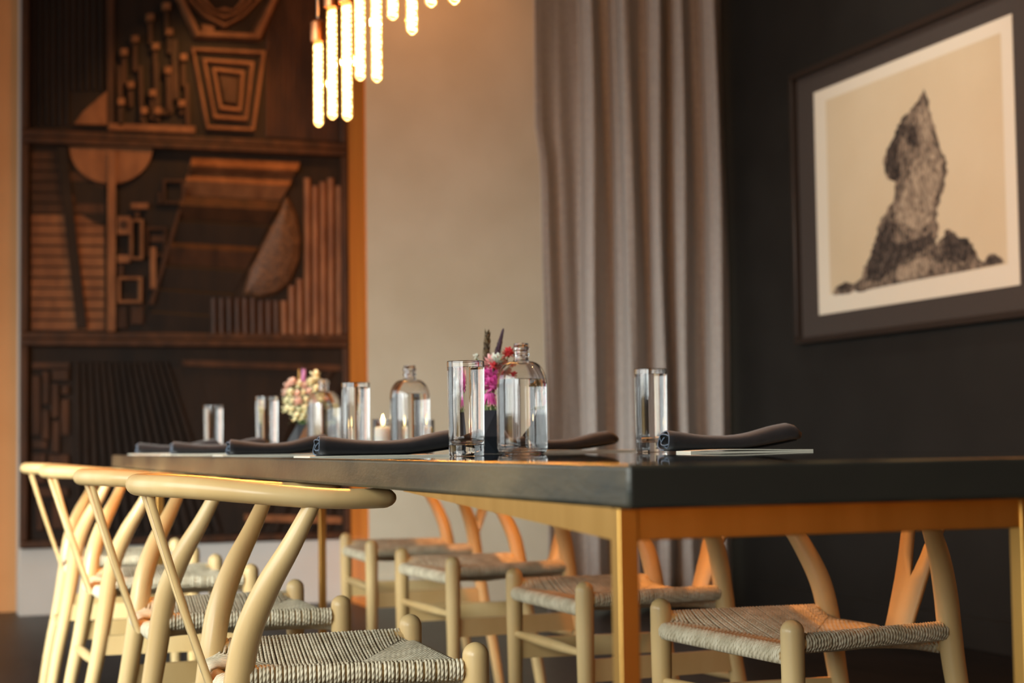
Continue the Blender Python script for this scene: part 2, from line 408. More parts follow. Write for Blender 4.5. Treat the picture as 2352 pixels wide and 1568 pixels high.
# ------------------------------------------------------------------ wishbone chair
def make_chair(label):
    t = thing('dining_chair', label, 'chair', group='pale wooden dining chairs around the table')
    HF = 0.226
    ZS, ZF, ZB = 0.446, 0.426, 0.418
    # front legs
    dome = [(0.0198*math.cos(a), 0.466+0.0198*math.sin(a)) for a in [math.pi/2*k/8 for k in range(1, 8)]]
    prof = [(0.0135, 0), (0.0142, 0.004), (0.0165, 0.2), (0.0192, 0.36), (0.0198, 0.42), (0.0198, 0.466)]+dome+[(0.0012, 0.4858)]
    for s in (-1, 1):
        MB().lathe(prof, 0.2, s*HF, 28).build('leg', m_wood, t)
    # rear legs
    keys = [(-.222, .188, 0), (-.198, .187, .15), (-.172, .186, .28), (-.155, .185, .38), (-.145, .187, .45), (-.133, .195, .51), (-.108, .213, .575), (-.073, .232, .64), (-.041, .246, .706)]
    radk = [.0148, .0165, .0186, .0205, .0212, .0208, .0188, .0150, .0112]
    for s in (-1, 1):
        pts = smoothpath([(x, s*y, z) for x, y, z in keys], 42)
        rr = [p.x for p in smoothpath([(r, 0, 0) for r in radk], 42)]
        MB().tube(pts, rr, 16, up=(0, 1, 0)).build('leg', m_wood, t)
    # bent top rail with arm tips
    path, rad, fl = [], [], []
    RA = 0.2485
    N = 60
    for i in range(N+1):
        a = math.pi/2+0.0 + math.pi*i/N
        path.append((-0.031+RA*math.cos(a), RA*math.sin(a), 0))
    st = [(-0.031+d, RA-0.022*(d/0.092)**2, 0) for d in (0.092, 0.07, 0.045, 0.02)]
    path = st+path+[(x, -y, z) for x, y, z in reversed(st)]
    out = []
    for (x, y, z) in path:
        k = min(1, max(0, (x+0.28)/0.31))
        kk = k*k*(3-2*k)
        out.append((x, y, 0.7240-0.0217*kk)); rad.append(0.0168+0.0040*kk); fl.append(0.98-0.26*kk)
    MB().tube(out, rad, 18, flat=fl, round_ends=5).build('top_rail', m_wood, t)
    # Y splat
    def sp(u, v, off):       # u across, v height fraction -> plate point
        z = 0.410+v*0.304; x = -0.168-0.098*v-0.002*math.sin(math.pi*v)
        return (x+off, u, z)
    L_out = [(0.036, 0.0), (0.038, 0.15), (0.044, 0.36), (0.050, 0.5), (0.062, 0.72), (0.081, 1.0)]
    L_in = [(0.050, 1.0), (0.036, 0.78), (0.020, 0.55), (0.010, 0.40), (0.0, 0.355)]
    half = L_out+L_in
    outline = [(-u, v) for u, v in L_out]+[(-u, v) for u, v in L_in[:-1]]+[L_in[-1]]+list(reversed([(u, v) for u, v in L_in[:-1]]))+list(reversed([(u, v) for u, v in L_out]))
    n = len(outline)
    g = MB()
    fr = [sp(u, v, 0.0048) for u, v in outline]; bk = [sp(u, v, -0.0048) for u, v in outline]
    # strips: quads between outer and inner edge on each half
    def half_faces(sgn):
        o_ = [(sgn*u, v) for u, v in L_out]; i_ = [(0.0, v) for u, v in L_out[:3]]
        rows_o = o_[:3]+[(sgn*0.050, 0.5), (sgn*0.062, 0.72), (sgn*0.081, 1.0)]
        rows_i = [(0.0, 0.0), (0.0, 0.15), (0.0, 0.355), (sgn*0.0165, 0.5), (sgn*0.033, 0.72), (sgn*0.050, 1.0)]
        for off, flip in ((0.0048, sgn > 0), (-0.0048, sgn < 0)):
            rows = [[sp(*a, off), sp(*b, off)] for a, b in zip(rows_i, rows_o)]
            if flip: rows = [r[::-1] for r in rows]
            g.grid(rows)
        g.grid([[sp(*a, -0.0048), sp(*a, 0.0048)] for a in rows_o])
        g.grid([[sp(*a, -0.0048), sp(*a, 0.0048)] for a in rows_i[2:]])
    half_faces(1); half_faces(-1)
    bm_m = g.mesh('splat', m_wood, smooth=True, recalc=False)
    bm = bmesh.new(); bm.from_mesh(bm_m); bmesh.ops.remove_doubles(bm, verts=bm.verts, dist=1e-5); bmesh.ops.recalc_face_normals(bm, faces=bm.faces); bm.to_mesh(bm_m); bm.free()
    link('splat', bm_m, t)
    # stretchers
    for s in (-1, 1):
        pts = smoothpath([(0.197, s*0.226, .297), (0.02, s*0.207, .297), (-0.175, s*0.187, .297)], 8)
        rows = []
        for p in pts:
            rows.append([(p.x, p.y-0.008, p.z-0.0235), (p.x, p.y+0.008, p.z-0.0235), (p.x, p.y+0.008, p.z+0.0235), (p.x, p.y-0.008, p.z+0.0235)])
        b = MB().grid(rows, closed=True); nn = len(rows)*4
        b.add(rows[0], [(0, 1, 2, 3)]); b.add(rows[-1], [(3, 2, 1, 0)])
        b.build('stretcher', m_wood, t, smooth=False, recalc=True)
    def spindle(p, q):
        p, q = Vector(p), Vector(q)
        N_ = 16; pts = [p.lerp(q, i/N_) for i in range(N_+1)]
        return MB().tube(pts, [0.0062+0.0068*math.sin(math.pi*i/N_)**0.8 for i in range(N_+1)], 12)
    spindle((0.2, -HF, .332), (0.2, HF, .332)).build('stretcher', m_wood, t)
    spindle((-0.180, -.187, .256), (-0.180, .187, .256)).build('stretcher', m_wood, t)
    # wooden seat rails (mostly under the cord)
    MB().tube([(-0.152, -.185, ZB), (-0.152, .185, ZB)], 0.0135, 12).build('seat_rail', m_wood, t)
    MB().tube([(0.2, -HF, ZF), (0.2, HF, ZF)], 0.0125, 12).build('seat_rail', m_wood, t)
    for s in (-1, 1):
        MB().tube([(-0.148, s*.185, ZS), (0.2, s*HF, ZS)], 0.0125, 12).build('seat_rail', m_wood, t)
    # woven paper cord, every strand a small tube
    RC = 0.0027; RW = 0.0146
    C = Vector((0.025, 0, 0.406))
    cords = MB()
    def quadrant(A, B, n_in, endA, endB):
        """cords over the rail A-B, each running to the seam between the corner and the middle"""
        A, B = Vector(A), Vector(B); Lr = (B-A).length; nc = int(Lr/0.0060)
        inw = Vector(n_in)
        for i in range(nc):
            f = (i+0.5+random.uniform(-0.16, 0.16))/nc
            p = A.lerp(B, f)
            pad = (0.02/Lr)
            # seam end
            e = endA.lerp(C, min(1, f*2)) if f < 0.5 else endB.lerp(C, min(1, (1-f)*2))
            jz = random.uniform(-0.0004, 0.0004)
            top = Vector((e.x, e.y, e.z+0.004+jz)); bot = Vector((e.x, e.y, e.z-0.006+jz))
            pts = []
            b0 = p+Vector((0, 0, -RW))
            pts.append(bot); pts.append(bot.lerp(b0, 0.5)+Vector((0, 0, -0.002)))
            for k in range(6):
                a = -math.pi/2 - math.pi*k/5
                pts.append(p+inw*(RW*math.cos(a))+Vector((0, 0, RW*math.sin(a))))
            tp = pts[-1]
            pts.append(tp.lerp(top, 0.35)+Vector((0, 0, -0.0022))); pts.append(tp.lerp(top, 0.7)+Vector((0, 0, -0.0022))); pts.append(top)
            cords.tube(pts, RC, 6, caps=False, up=(B-A).normalized())
    LF, RF = Vector((0.186, HF-0.012, 0.441)), Vector((0.186, -HF+0.012, 0.441))
    LB, RB = Vector((-0.138, .172, 0.437)), Vector((-0.138, -.172, 0.437))
    quadrant((0.2, -HF+0.018, ZF), (0.2, HF-0.018, ZF), (-1, 0, 0), RF, LF)
    # rear rail: wrapped on both sides of the splat
    nb = int(0.332/0.0060)
    for i in range(nb):
        f = (i+0.5)/nb; y = -0.166+0.332*f
        if abs(y) < 0.040: continue
        p = Vector((-0.152, y, ZB)); e = (RB.lerp(C, f*2) if f < .5 else LB.lerp(C, (1-f)*2))
        top = Vector((e.x, e.y, e.z+0.004)); bot = Vector((e.x, e.y, e.z-0.006)); inw = Vector((1, 0, 0))
        pts = [bot, bot.lerp(p+Vector((0, 0, -RW)), 0.5)]
        for k in range(6):
            a = -math.pi/2 - math.pi*k/5
            pts.append(p+inw*(RW*math.cos(a))+Vector((0, 0, RW*math.sin(a))))
        tp = pts[-1]; pts += [tp.lerp(top, 0.5)+Vector((0, 0, -0.001)), top]
        cords.tube(pts, RC, 6, caps=False, up=(0, 1, 0))
    for i in range(13):                      # strands in the gap over the splat foot
        y = -0.040+0.08*(i+0.5)/13
        e = RB.lerp(C, (y+0.166)/0.332*2) if y < 0 else LB.lerp(C, (1-(y+0.166)/0.332)*2)
        cords.tube([(-0.137, y, ZB+0.010), (-0.09, y, 0.428), (e.x, e.y, e.z+0.004)], RC, 6, caps=False, up=(0, 1, 0))
    for s in (-1, 1):
        d = Vector((0.36, s*(HF-.185), 0)).normalized(); inw = Vector((s*d.y, -s*abs(d.x), 0))
        inw = Vector((0, -s, 0)) - d*(Vector((0, -s, 0)).dot(d)); inw.normalize()
        a_ = Vector((-0.130, s*.188, ZS)); b_ = Vector((0.182, s*(HF-0.002), ZS))
        quadrant(a_, b_, inw, LB if s > 0 else RB, LF if s > 0 else RF)
    o = cords.build('woven_seat', m_cord, t, smooth='all', uv=True)
    tag(o, kind='stuff')
    return t
chair_spec = [
    ('L', 0.597, 2.680, -3.3, 'pale wooden wishbone chair nearest the camera on the left, its whole top rail in view'),
    ('L', 0.589, 3.545, -0.4, 'second pale wishbone chair from the camera along the left table edge'),
    ('L', 0.585, 4.539, 2.0, 'third pale wishbone chair from the camera along the left table edge'),
    ('L', 0.588, 5.450, -1.3, 'farthest pale wishbone chair on the left, its rail end leftmost in the photo'),
    ('R', 1.535, 2.758, 4.3, 'pale wishbone chair nearest the camera on the right, below the picture, Y-shaped back visible'),
    ('R', 1.535, 3.628, 0.1, 'second wishbone chair from the camera on the right, half behind the near brass leg'),
    ('R', 1.520, 4.557, 1.8, 'third wishbone chair from the camera on the right, left of the near brass leg'),
    ('R', 1.552, 5.440, -3.4, 'farthest wishbone chair on the right, before the cream wall with orange-lit back leg'),
]
proto = None
for side, x, y, rot, lab in chair_spec:
    rz = math.radians(rot)+(math.pi if side == 'R' else 0)
    if proto is None:
        proto = make_chair(lab); proto.location = (x, y, 0); proto.rotation_euler = (0, 0, rz)
    else:
        dup(proto, (x, y, 0), rz, lab)

# ------------------------------------------------------------------ carved wall panels
Y0 = 8.40
def P(*pts): return [wp(x, y, Y0) for x, y in pts]
YB = 8.425
XA, XB = 0.449, 2.043
def panel(z0, z1, label):
    t = thing('carved_wood_panel', label, 'wall panel', ((XA+XB)/2, 8.46, z0), group='carved wooden wall panels')
    ox, oy, oz = t.location
    def part(name, mb, m, lab=None, **k):
        mb.v = [(x-ox, y-oy, z-oz) for x, y, z in mb.v]
        k.setdefault('smooth', False); k.setdefault('recalc', True)
        o = mb.build(name, m, t, **k)
        if lab: o['label'] = lab
        return o
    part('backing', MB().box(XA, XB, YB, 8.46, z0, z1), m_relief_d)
    fw = 0.034
    part('frame_rail', MB().box(XA, XB, 8.375, YB, z0, z0+fw), m_relief, bevel=0.006)
    part('frame_rail', MB().box(XA, XB, 8.375, YB, z1-fw, z1), m_relief, bevel=0.006)
    part('frame_stile', MB().box(XA, XA+fw, 8.377, YB, z0+fw, z1-fw), m_relief, bevel=0.006)
    part('frame_stile', MB().box(XB-fw, XB, 8.377, YB, z0+fw, z1-fw), m_relief, bevel=0.006)
    return t, part
def flute(part, x0, ytop, x1, ybot, w, d=0.016, m=None, name='flute'):
    """half-round vertical bead between two photo points, w wide in pixels"""
    a = Vector((*wp(x0, ytop, Y0),)); b = Vector((*wp(x1, ybot, Y0),))
    r = (wp(x0+w, ytop, Y0)[0]-a.x)/2
    rows = []
    for q in (a, b):
        rows.append([(q.x+r-r*math.cos(k*math.pi/6), YB-d*math.sin(k*math.pi/6), q.y) for k in range(7)])
    g = MB().grid(rows); g.add(rows[0], [tuple(range(7))]); g.add(rows[1], [tuple(range(7))])
    part(name, g, m or m_relief)
# --- middle panel
t, part = panel(1.305, 2.275, 'middle dark carved wooden panel with a half-disc sun and stepped slats')
sun = [(157, 336)]+[(255-98*math.cos(a), 336+88*math.sin(a)) for a in [math.pi*k/20 for k in range(1, 20)]]+[(353, 338)]
part('half_disc', MB().prism(P(*sun), YB, 0, 0.030, 0.006), m_relief_l)
part('post', MB().prism(P((247, 346), (265, 346), (264, 762), (246, 762)), YB, 0, 0.044, 0.003), m_relief_l)
part('diagonal_bar', MB().prism(P((130, 338), (152, 338), (200, 755), (176, 755)), YB, 0, 0.036, 0.004), m_relief_d)
part('arc_plate', MB().prism(P((158, 360), (165, 440), (185, 490), (215, 510), (246, 516), (246, 432), (205, 420), (175, 392)), YB, 0, 0.014, 0.004), m_relief_d)
yy = 350
for k in range(17):            # horizontal boards behind the post
    y = 345+k*24.4
    part('board', MB().prism(P((70, y), (243, y+1), (243, y+22), (70, y+21)), YB, 0, 0.010+0.006*((k*7) % 3)/2, 0.005), m_relief if k < 6 else m_relief_l)  # upper boards darker, painting the shade under the half-disc
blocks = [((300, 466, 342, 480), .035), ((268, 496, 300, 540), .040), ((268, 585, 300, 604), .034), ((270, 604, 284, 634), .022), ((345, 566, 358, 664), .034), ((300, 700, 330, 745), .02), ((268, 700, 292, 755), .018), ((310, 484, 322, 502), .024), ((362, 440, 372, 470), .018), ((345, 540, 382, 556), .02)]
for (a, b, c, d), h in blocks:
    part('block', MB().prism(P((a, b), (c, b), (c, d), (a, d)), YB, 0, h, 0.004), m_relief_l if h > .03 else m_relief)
hole = MB().lathe([(0.021, 0), (0.021, 0.003), (0.010, 0.003)], 0, 0, 16, cap0=False)
hx, hz = wp(283, 517, Y0)
hole.v = [(hx+x, YB-0.0405-z, hz+y) for x, y, z in hole.v]
part('round_peg', hole, m_relief)
def frame_px(part, a, b, c, d, w, h, m=None):
    part('square_frame', MB().ring(P((a, b), (c, b), (c, d), (a, d)), P((a+w, b+w), (c-w, b+w), (c-w, d-w), (a+w, d-w)), YB, 0, h), m or m_relief_l)
frame_px(part, 297, 502, 330, 598, 9, .042); frame_px(part, 268, 634, 328, 698, 10, .038)
frame_px(part, 372, 410, 426, 470, 10, .026, m_relief); frame_px(part, 334, 520, 384, 590, 9, .022, m_relief)
part('edge_strip', MB().prism(P((436, 392), (443, 392), (352, 700), (342, 700)), YB, 0, 0.03, 0.002), m_relief)
# stepped slats: wedges whose upper facet catches the light
def slat(part, y, yn, h, m, up):
    L_ = lambda v: 442-105*(v-358)/390
    R_ = lambda v: 692-195*(v-358)/390
    a, b = P((L_(y), y), (R_(y), y+12)); c, d = P((R_(y+up), y+up+12), (L_(y+up), y+up)); e, f = P((R_(yn), yn+10), (L_(yn), yn-2))
    g = MB().add([(a[0], YB-0.004, a[1]), (b[0], YB-0.004, b[1]), (c[0], YB-h, c[1]), (d[0], YB-h, d[1]), (e[0], YB-0.004, e[1]), (f[0], YB-0.004, f[1])],
                 [(0, 1, 2, 3), (3, 2, 4, 5), (0, 3, 5), (1, 4, 2)])
    part('slat', g, m)
ys = [358, 394, 448, 502, 554, 606, 660, 712, 748]
for k in range(8):
    slat(part, ys[k], ys[k+1], (0.060, 0.046, 0.046, 0.02, 0.034, 0.016, 0.016, 0.012)[k], m_relief_l if k < 2 else (m_relief if k in (2, 4) else m_relief_d), (24, 22, 24, 7, 14, 6, 6, 5)[k])  # walnut darkens down the slats, painting the fading top light
lens = [(660, 448), (682, 492), (692, 545), (688, 600), (668, 648), (636, 674), (596, 684), (560, 676), (574, 620), (606, 556), (634, 500)]
g = MB(); L3 = P(*lens); cx = sum(p[0] for p in L3)/len(L3); cz = sum(p[1] for p in L3)/len(L3)
rows = []
for q, h in ((1, 0.012), (0.92, 0.030), (0.6, 0.044), (0.25, 0.050), (0.02, 0.051)):
    rows.append([(cx+(x-cx)*q, YB-h, cz+(z-cz)*q) for x, z in L3])
g.grid(rows, closed=True)
g.grid([[(x, YB, z) for x, z in L3], rows[0]], closed=True)
part('leaf_shape', g, m_relief_s)
for k in range(17):
    x = 484+k*18; top = 684 if x < 575 else (690 if x < 650 else (655 if x < 690 else 408+((k*5) % 3)*9))
    if x >= 668 and x < 690: top = 640
    flute(part, x, top, x+1, 770-(0 if x > 600 else 4), 15.5, 0.022, m_relief_l if x > 640 else m_relief)
# --- upper panel
t, part = panel(2.275, 3.25, 'upper dark carved wooden panel with nested pentagons and fluted right side')
def nest(part, polys, hs, ms):
    for (o_, i_), h, m in zip(polys, hs, ms):
        part('nested_frame', MB().ring(P(*o_), P(*i_), YB, 0, h), m)
trap = lambda k: [(437+k, 106+k*0.95), (613-k, 114+k*0.95), (586-k*0.62, 303-k*0.95), (474+k*0.62, 298-k*0.95)]
for k, h in ((0, .030), (26, .026), (48, .024)):
    part('nested_frame', MB().ring(P(*trap(k)), P(*trap(k+13)), YB, 0, h), m_relief_l)
part('nested_core', MB().prism(P(*trap(66)), YB, 0, 0.02, 0.008), m_relief)
pent = lambda k: [(392+k, -40), (407+k*0.9, 0), (447+k*0.6, 88-k*0.9), (600-k, 94-k*0.9), (640-k, 0), (650-k, -40)]
for k in (0,):
    o_, i_ = pent(0), pent(22)
    part('nested_frame', MB().ring(P(*o_), P(*i_), YB, 0, .045), m_relief_l)
diam = lambda k: [(424+k, -60), (430+k*.9, 0), (470+k*.5, 40-k*.35), (516, 66-k), (560-k*.5, 40-k*.35), (600-k*.9, 0), (606-k, -60)]
for k, h in ((0, .04), (20, .034), (38, .03)):
    part('nested_frame', MB().ring(P(*diam(k)), P(*diam(k+14)), YB, 0, h), m_relief_l)
part('block', MB().prism(P((462, 56), (492, 62), (492, 76), (462, 72)), YB, 0, 0.04, 0.003), m_relief_l)
for k in range(15):
    x = 614+k*11.8
    flute(part, x, -130, x-1, 312+k*0.8, 10, 0.010)
stems = [(388, 74, 110), (357, 107, 250), (421, 132, 185), (385, 162, 236), (300, 195, 232), (350, 214, 262), (278, 234, 262), (417, 238, 250), (330, 255, 275), (362, 255, 266), (382, 15, 60), (345, 40, 88), (310, 90, 150), (285, 120, 180)]
for (x, y, y2) in stems:
    part('peg', MB().prism(P((x-9, y-8), (x+9, y-8), (x+9, y+9), (x-9, y+9)), YB, 0, 0.045, 0.004), m_relief_l)
    part('stem', MB().prism(P((x-5, y+9), (x+5, y+9), (x+6, y2+14), (x-4, y2+14)), YB, 0, 0.024, 0.003), m_relief)
for (a, b, c, d) in ((352, 140, 364, 250), (366, 250, 388, 264), (380, 150, 394, 262), (394, 90, 408, 230), (408, 228, 426, 244), (424, 190, 434, 292), (268, 150, 280, 290), (318, 150, 328, 280)):
    part('bar', MB().prism(P((a, b), (c, b), (c+3, d), (a+3, d)), YB, 0, 0.03, 0.003), m_relief)
part('wedge', MB().prism(P((246, 208), (246, 288), (168, 286), (190, 256)), YB, 0, 0.034, 0.004), m_relief_l)
part('post', MB().prism(P((246, -120), (262, -120), (262, 292), (246, 292)), YB, 0, 0.026, 0.003), m_relief)
part('ledge', MB().prism(P((248, 283), (450, 290), (450, 306), (248, 298)), YB, 0, 0.03, 0.004), m_relief_l)
for k in range(11):
    flute(part, 72+k*15.5, -130, 72+k*15.5, 285 if k < 6 else 205, 12, 0.012, m_relief_d)
# --- lower panel
t, part = panel(0.316, 1.305, 'lowest dark carved wooden panel with fanned ribs, above the pale plinth')
for k, (a, b, c, d, h) in enumerate([(72, 832, 160, 846, .03), (74, 862, 92, 1000, .02), (98, 852, 112, 930, .024), (118, 848, 158, 874, .034), (118, 880, 134, 960, .026), (140, 884, 158, 906, .03), (96, 940, 112, 1010, .03), (120, 965, 136, 1040, .028), (140, 916, 158, 1000, .022), (74, 1010, 110, 1030, .022), (112, 1044, 158, 1090, .026), (74, 1040, 104, 1110, .02), (74, 1120, 158, 1140, .026), (84, 1150, 100, 1220, .02), (120, 1150, 150, 1215, .022)]):
    part('block', MB().prism(P((a, b), (c, b), (c, d), (a, d)), YB, 0, h, 0.004), m_relief)
for k in range(15):
    x0 = 172+k*14.5; x1 = 172+k*23
    o_ = P((x0, 830), (x0+9, 830), (x1+14, 1225), (x1+2, 1225))
    part('rib', MB().prism(o_, YB, 0, 0.026, 0.005), m_relief_d)
for k in range(7):
    a, b = 540+k*40, 1225
    o_ = P((a, b), (a+16, b), (min(782, a+16+170), 850+max(0, (a+186-782))*1.5), (min(768, a+170), 850+max(0, (a+186-782))*1.5))
    part('rib', MB().prism(o_, YB, 0, 0.022, 0.005), m_relief_d)
part('bar', MB().prism(P((420, 826), (790, 838), (790, 852), (420, 840)), YB, 0, 0.02, 0.004), m_relief)
part('bar', MB().prism(P((560, 1180), (786, 1186), (786, 1202), (560, 1196)), YB, 0, 0.036, 0.005), m_relief_l)

# ------------------------------------------------------------------ curtain
def curtain():
    YC = 7.36
    # fold profile: (photo x at mid height, depth towards the room)
    knots = [(1250, .058), (1258, .05), (1292, .0), (1334, -.045), (1352, .03), (1366, .05), (1394, -.045), (1404, -.05), (1422, .0), (1446, .052), (1456, .05), (1484, -.045), (1493, -.046), (1507, .03), (1524, .052), (1540, -.06), (1548, -.06), (1560, .03), (1576, .05), (1600, -.04), (1616, -.046), (1634, .02), (1656, .045), (1671, .0)]
    ns, nz = 220, 26
    def prof(f):
        x = knots[0][0]+(knots[-1][0]-knots[0][0])*f
        for (a, da), (b, db) in zip(knots, knots[1:]):
            if x <= b:
                u = (x-a)/(b-a); u = u*u*(3-2*u); return x, da+(db-da)*u
        return x, knots[-1][1]
    rows = []
    for j in range(nz+1):
        z = 0.02+(3.198-0.02)*j/nz
        row = []
        for i in range(ns+1):
            px, d = prof(i/ns)
            X, _ = wp(px, 700, YC)
            amp = 1.0-0.25*(z/3.2)
            lean = 0.0
            left = max(0, 1-i/ns*5)
            bulge = -0.026*left/(1+math.exp(-(z-2.12)/0.02))
            X *= 1-d*amp*2.0/YC
            X += bulge + 0.012*math.sin(z*2.1+i*0.05)*0.5
            row.append((X, YC-d*amp*2.0-0.006*math.sin(z*3+i*0.3), z))
        rows.append(row)
    g = MB().grid(rows)
    o = g.build('curtain', m_curtain, smooth='all')
    md = o.modifiers.new('cloth', 'SOLIDIFY'); md.thickness = 0.004
    # curtain track above the frame carries it
    tag(o, 'full-height taupe cloth curtain hanging in deep vertical folds between cream and dark wall', 'curtain')
    struct('trim_2', MB().box(2.4, XW, 7.31, 7.41, 3.2, 3.4), m_steel)
curtain()

# ------------------------------------------------------------------ framed picture on the right wall
def picture():
    XP = XW-0.022
    def Q(x, y, X=XP):
        return wpx(x, y, X)
    # paper rectangle from the photo
    (ya, za), (yb, zb), (yc_, zc_), (yd, zd) = Q(1865.6, 216.5), Q(2322, 30.4), Q(1886, 726), Q(2345, 650)
    y1 = (ya+yc_)/2; y0 = (yb+yd)/2; z1 = (za+zb)/2; z0 = (zc_+zd)/2
    yl = Q(1830, 500)[0]; zlow = Q(1850, 790)[1]; zhigh = Q(1830, 172)[1]
    m_s = yl-y1
    Y1, Y0_, Z0, Z1 = yl, y0-m_s, z0-(z0-zlow), zhigh
    t = thing('framed_picture', 'large dark-framed print of a rock pinnacle on the charcoal wall', 'picture', (XW, (Y0_+Y1)/2, Z0))
    ox, oy, oz = t.location
    def part(name, mb, m, **k):
        mb.v = [(x-ox, y-oy, z-oz) for x, y, z in mb.v]
        k.setdefault('smooth', False); k.setdefault('recalc', True)
        return mb.build(name, m, t, **k)
    fw = 0.026; X0 = XW-0.05
    part('frame_bar', MB().box(X0, XW, Y0_, Y1, Z1-fw, Z1), m_frame, bevel=0.003)
    part('frame_bar', MB().box(X0, XW, Y0_, Y1, Z0, Z0+fw), m_frame, bevel=0.003)
    part('frame_bar', MB().box(X0, XW, Y1-fw, Y1, Z0+fw, Z1-fw), m_frame, bevel=0.003)
    part('frame_bar', MB().box(X0, XW, Y0_, Y0_+fw, Z0+fw, Z1-fw), m_frame, bevel=0.003)
    part('mat_board', MB().box(XW-0.020, XW, Y0_+fw, Y1-fw, Z0+fw, Z1-fw), m_matboard)
    pr = part('print_sheet', MB().box(XP-0.001, XW-0.0201, y0, y1, z0, z1), m_paper)
    # printed image: pale sky rectangle and the rock, printed flat on the sheet
    m_sky = mat('printed_sky', lin(208, 196, 168), 0.55, col2=lin(202, 188, 158), nscale=2)
    k = 0.003
    sky = [Q(1893, 232), Q(2300, 75), Q(2314, 606), Q(1912, 676)]
    sy1 = (sky[0][0]+sky[3][0])/2; sy0 = (sky[1][0]+sky[2][0])/2
    sz1 = (sky[0][1]+sky[1][1])/2; sz0 = (sky[2][1]+sky[3][1])/2
    xs = XP-0.0012
    s1 = MB().add([(xs, sy1, sz0), (xs, sy0, sz0), (xs, sy0, sz1), (xs, sy1, sz1)], [(0, 1, 2, 3)]).build('printed_sky', m_sky, pr, smooth=False)
    rock = [(2122, 204), (2112, 226), (2098, 246), (2080, 262), (2064, 286), (2058, 318), (2040, 338), (2031, 360), (2032, 388), (2040, 412), (2058, 420), (2056, 446), (2046, 470), (2034, 492), (2022, 510), (2014, 542), (2006, 570), (1992, 600), (1978, 640), (1962, 652), (1942, 646), (1920, 660), (1914, 676), (2000, 664), (2100, 644), (2200, 626), (2307, 604), (2300, 590), (2286, 582), (2268, 588), (2262, 602), (2246, 588), (2236, 570), (2226, 546), (2210, 552), (2196, 534), (2176, 526), (2164, 546), (2152, 560), (2156, 530), (2150, 500), (2158, 470), (2168, 440), (2176, 400), (2172, 366), (2160, 340), (2152, 310), (2142, 276), (2134, 240), (2128, 216)]
    def rough(poly, amp):
        rr = random.Random(3); out = []
        for (a, b), (c, d) in zip(poly, poly[1:]+poly[:1]):
            L_ = math.hypot(c-a, d-b); n = max(1, int(L_/7))
            for k in range(n):
                t = k/n; j = 0 if (k == 0 or L_ > 90) else rr.uniform(-amp, amp)
                out.append((a+(c-a)*t-(d-b)/L_*j, b+(d-b)*t+(c-a)/L_*j))
        return out
    rock = rough(rock, 4.0)
    pts = [Q(x, y) for x, y in rock]
    xr = XP-0.0016
    bm = bmesh.new(); vsb = [bm.verts.new((xr-ox, y-oy, z-oz)) for y, z in pts]; f = bm.faces.new(vsb); bm.normal_update()
    bmesh.ops.triangulate(bm, faces=[f]); me = bpy.data.meshes.new('printed_rock'); bm.to_mesh(me); bm.free()
    m_rock = mat('printed_rock_tone', lin(48, 41, 38), 0.55, col2=lin(150, 134, 116), nscale=34, stretch=(1, 1.3, 0.7), detail=7, lo=0.38, hi=0.64)
    nt = m_rock.node_tree
    ns_ = [n for n in nt.nodes if n.type == 'TEX_NOISE'][0]; ns_.inputs['Distortion'].default_value = 1.2
    mp = [n for n in nt.nodes if n.type == 'MAPPING'][0]; mp.inputs['Rotation'].default_value = (0.5, 0, 0)
    me.materials.append(m_rock)
    link('printed_rock', me, pr)
    def tone(name, polys, c1, c2, lo, hi, sc_, off):
        m = mat(name+'_tone', lin(*c1), 0.55, col2=lin(*c2), nscale=sc_, stretch=(1, 1.4, 0.7), detail=7, lo=lo, hi=hi)
        n = [n for n in m.node_tree.nodes if n.type == 'TEX_NOISE'][0]; n.inputs['Distortion'].default_value = 1.5
        [n for n in m.node_tree.nodes if n.type == 'MAPPING'][0].inputs['Rotation'].default_value = (0.6, 0, 0)
        for po in polys:
            bm = bmesh.new(); pq = [Q(x, y) for x, y in rough(po, 3.5)]
            f = bm.faces.new([bm.verts.new((xr-0.0003*off-ox, y-oy, z-oz)) for y, z in pq]); bm.normal_update(); bmesh.ops.triangulate(bm, faces=[f])
            me2 = bpy.data.meshes.new(name); bm.to_mesh(me2); bm.free(); me2.materials.append(m); link(name, me2, pr)
    tone('printed_light', [[(2096, 372), (2128, 352), (2150, 336), (2166, 372), (2164, 410), (2146, 462), (2138, 506), (2112, 530), (2076, 520), (2054, 500), (2066, 462), (2080, 430)], [(2112, 250), (2126, 240), (2138, 300), (2146, 330), (2120, 340), (2110, 300)],
        [(2060, 620), (2120, 590), (2150, 600), (2120, 634), (2060, 646)]], (92, 80, 70), (176, 160, 138), .36, .60, 30, 1)
    tone('printed_shadow', [[(2036, 352), (2050, 322), (2062, 296), (2070, 274), (2084, 262), (2078, 296), (2066, 330), (2062, 372), (2070, 404), (2058, 416), (2042, 408), (2034, 384)], [(2084, 300), (2104, 286), (2112, 318), (2100, 340), (2086, 332)],
        [(2014, 544), (2040, 510), (2062, 516), (2050, 548), (2066, 560), (2110, 548), (2140, 532), (2150, 556), (2110, 580), (2070, 606), (2030, 640), (1990, 648), (1994, 604)],
        [(2166, 550), (2180, 532), (2200, 544), (2222, 550), (2234, 576), (2220, 600), (2192, 604), (2170, 590)], [(2244, 594), (2262, 606), (2270, 590), (2288, 586), (2304, 602), (2262, 611)], [(1924, 662), (1944, 648), (1960, 656), (1950, 668)]],
        (30, 25, 24), (104, 92, 82), .44, .66, 46, 2)
    s1.data.transform(Matrix.Translation((-ox, -oy, -oz)))
picture()

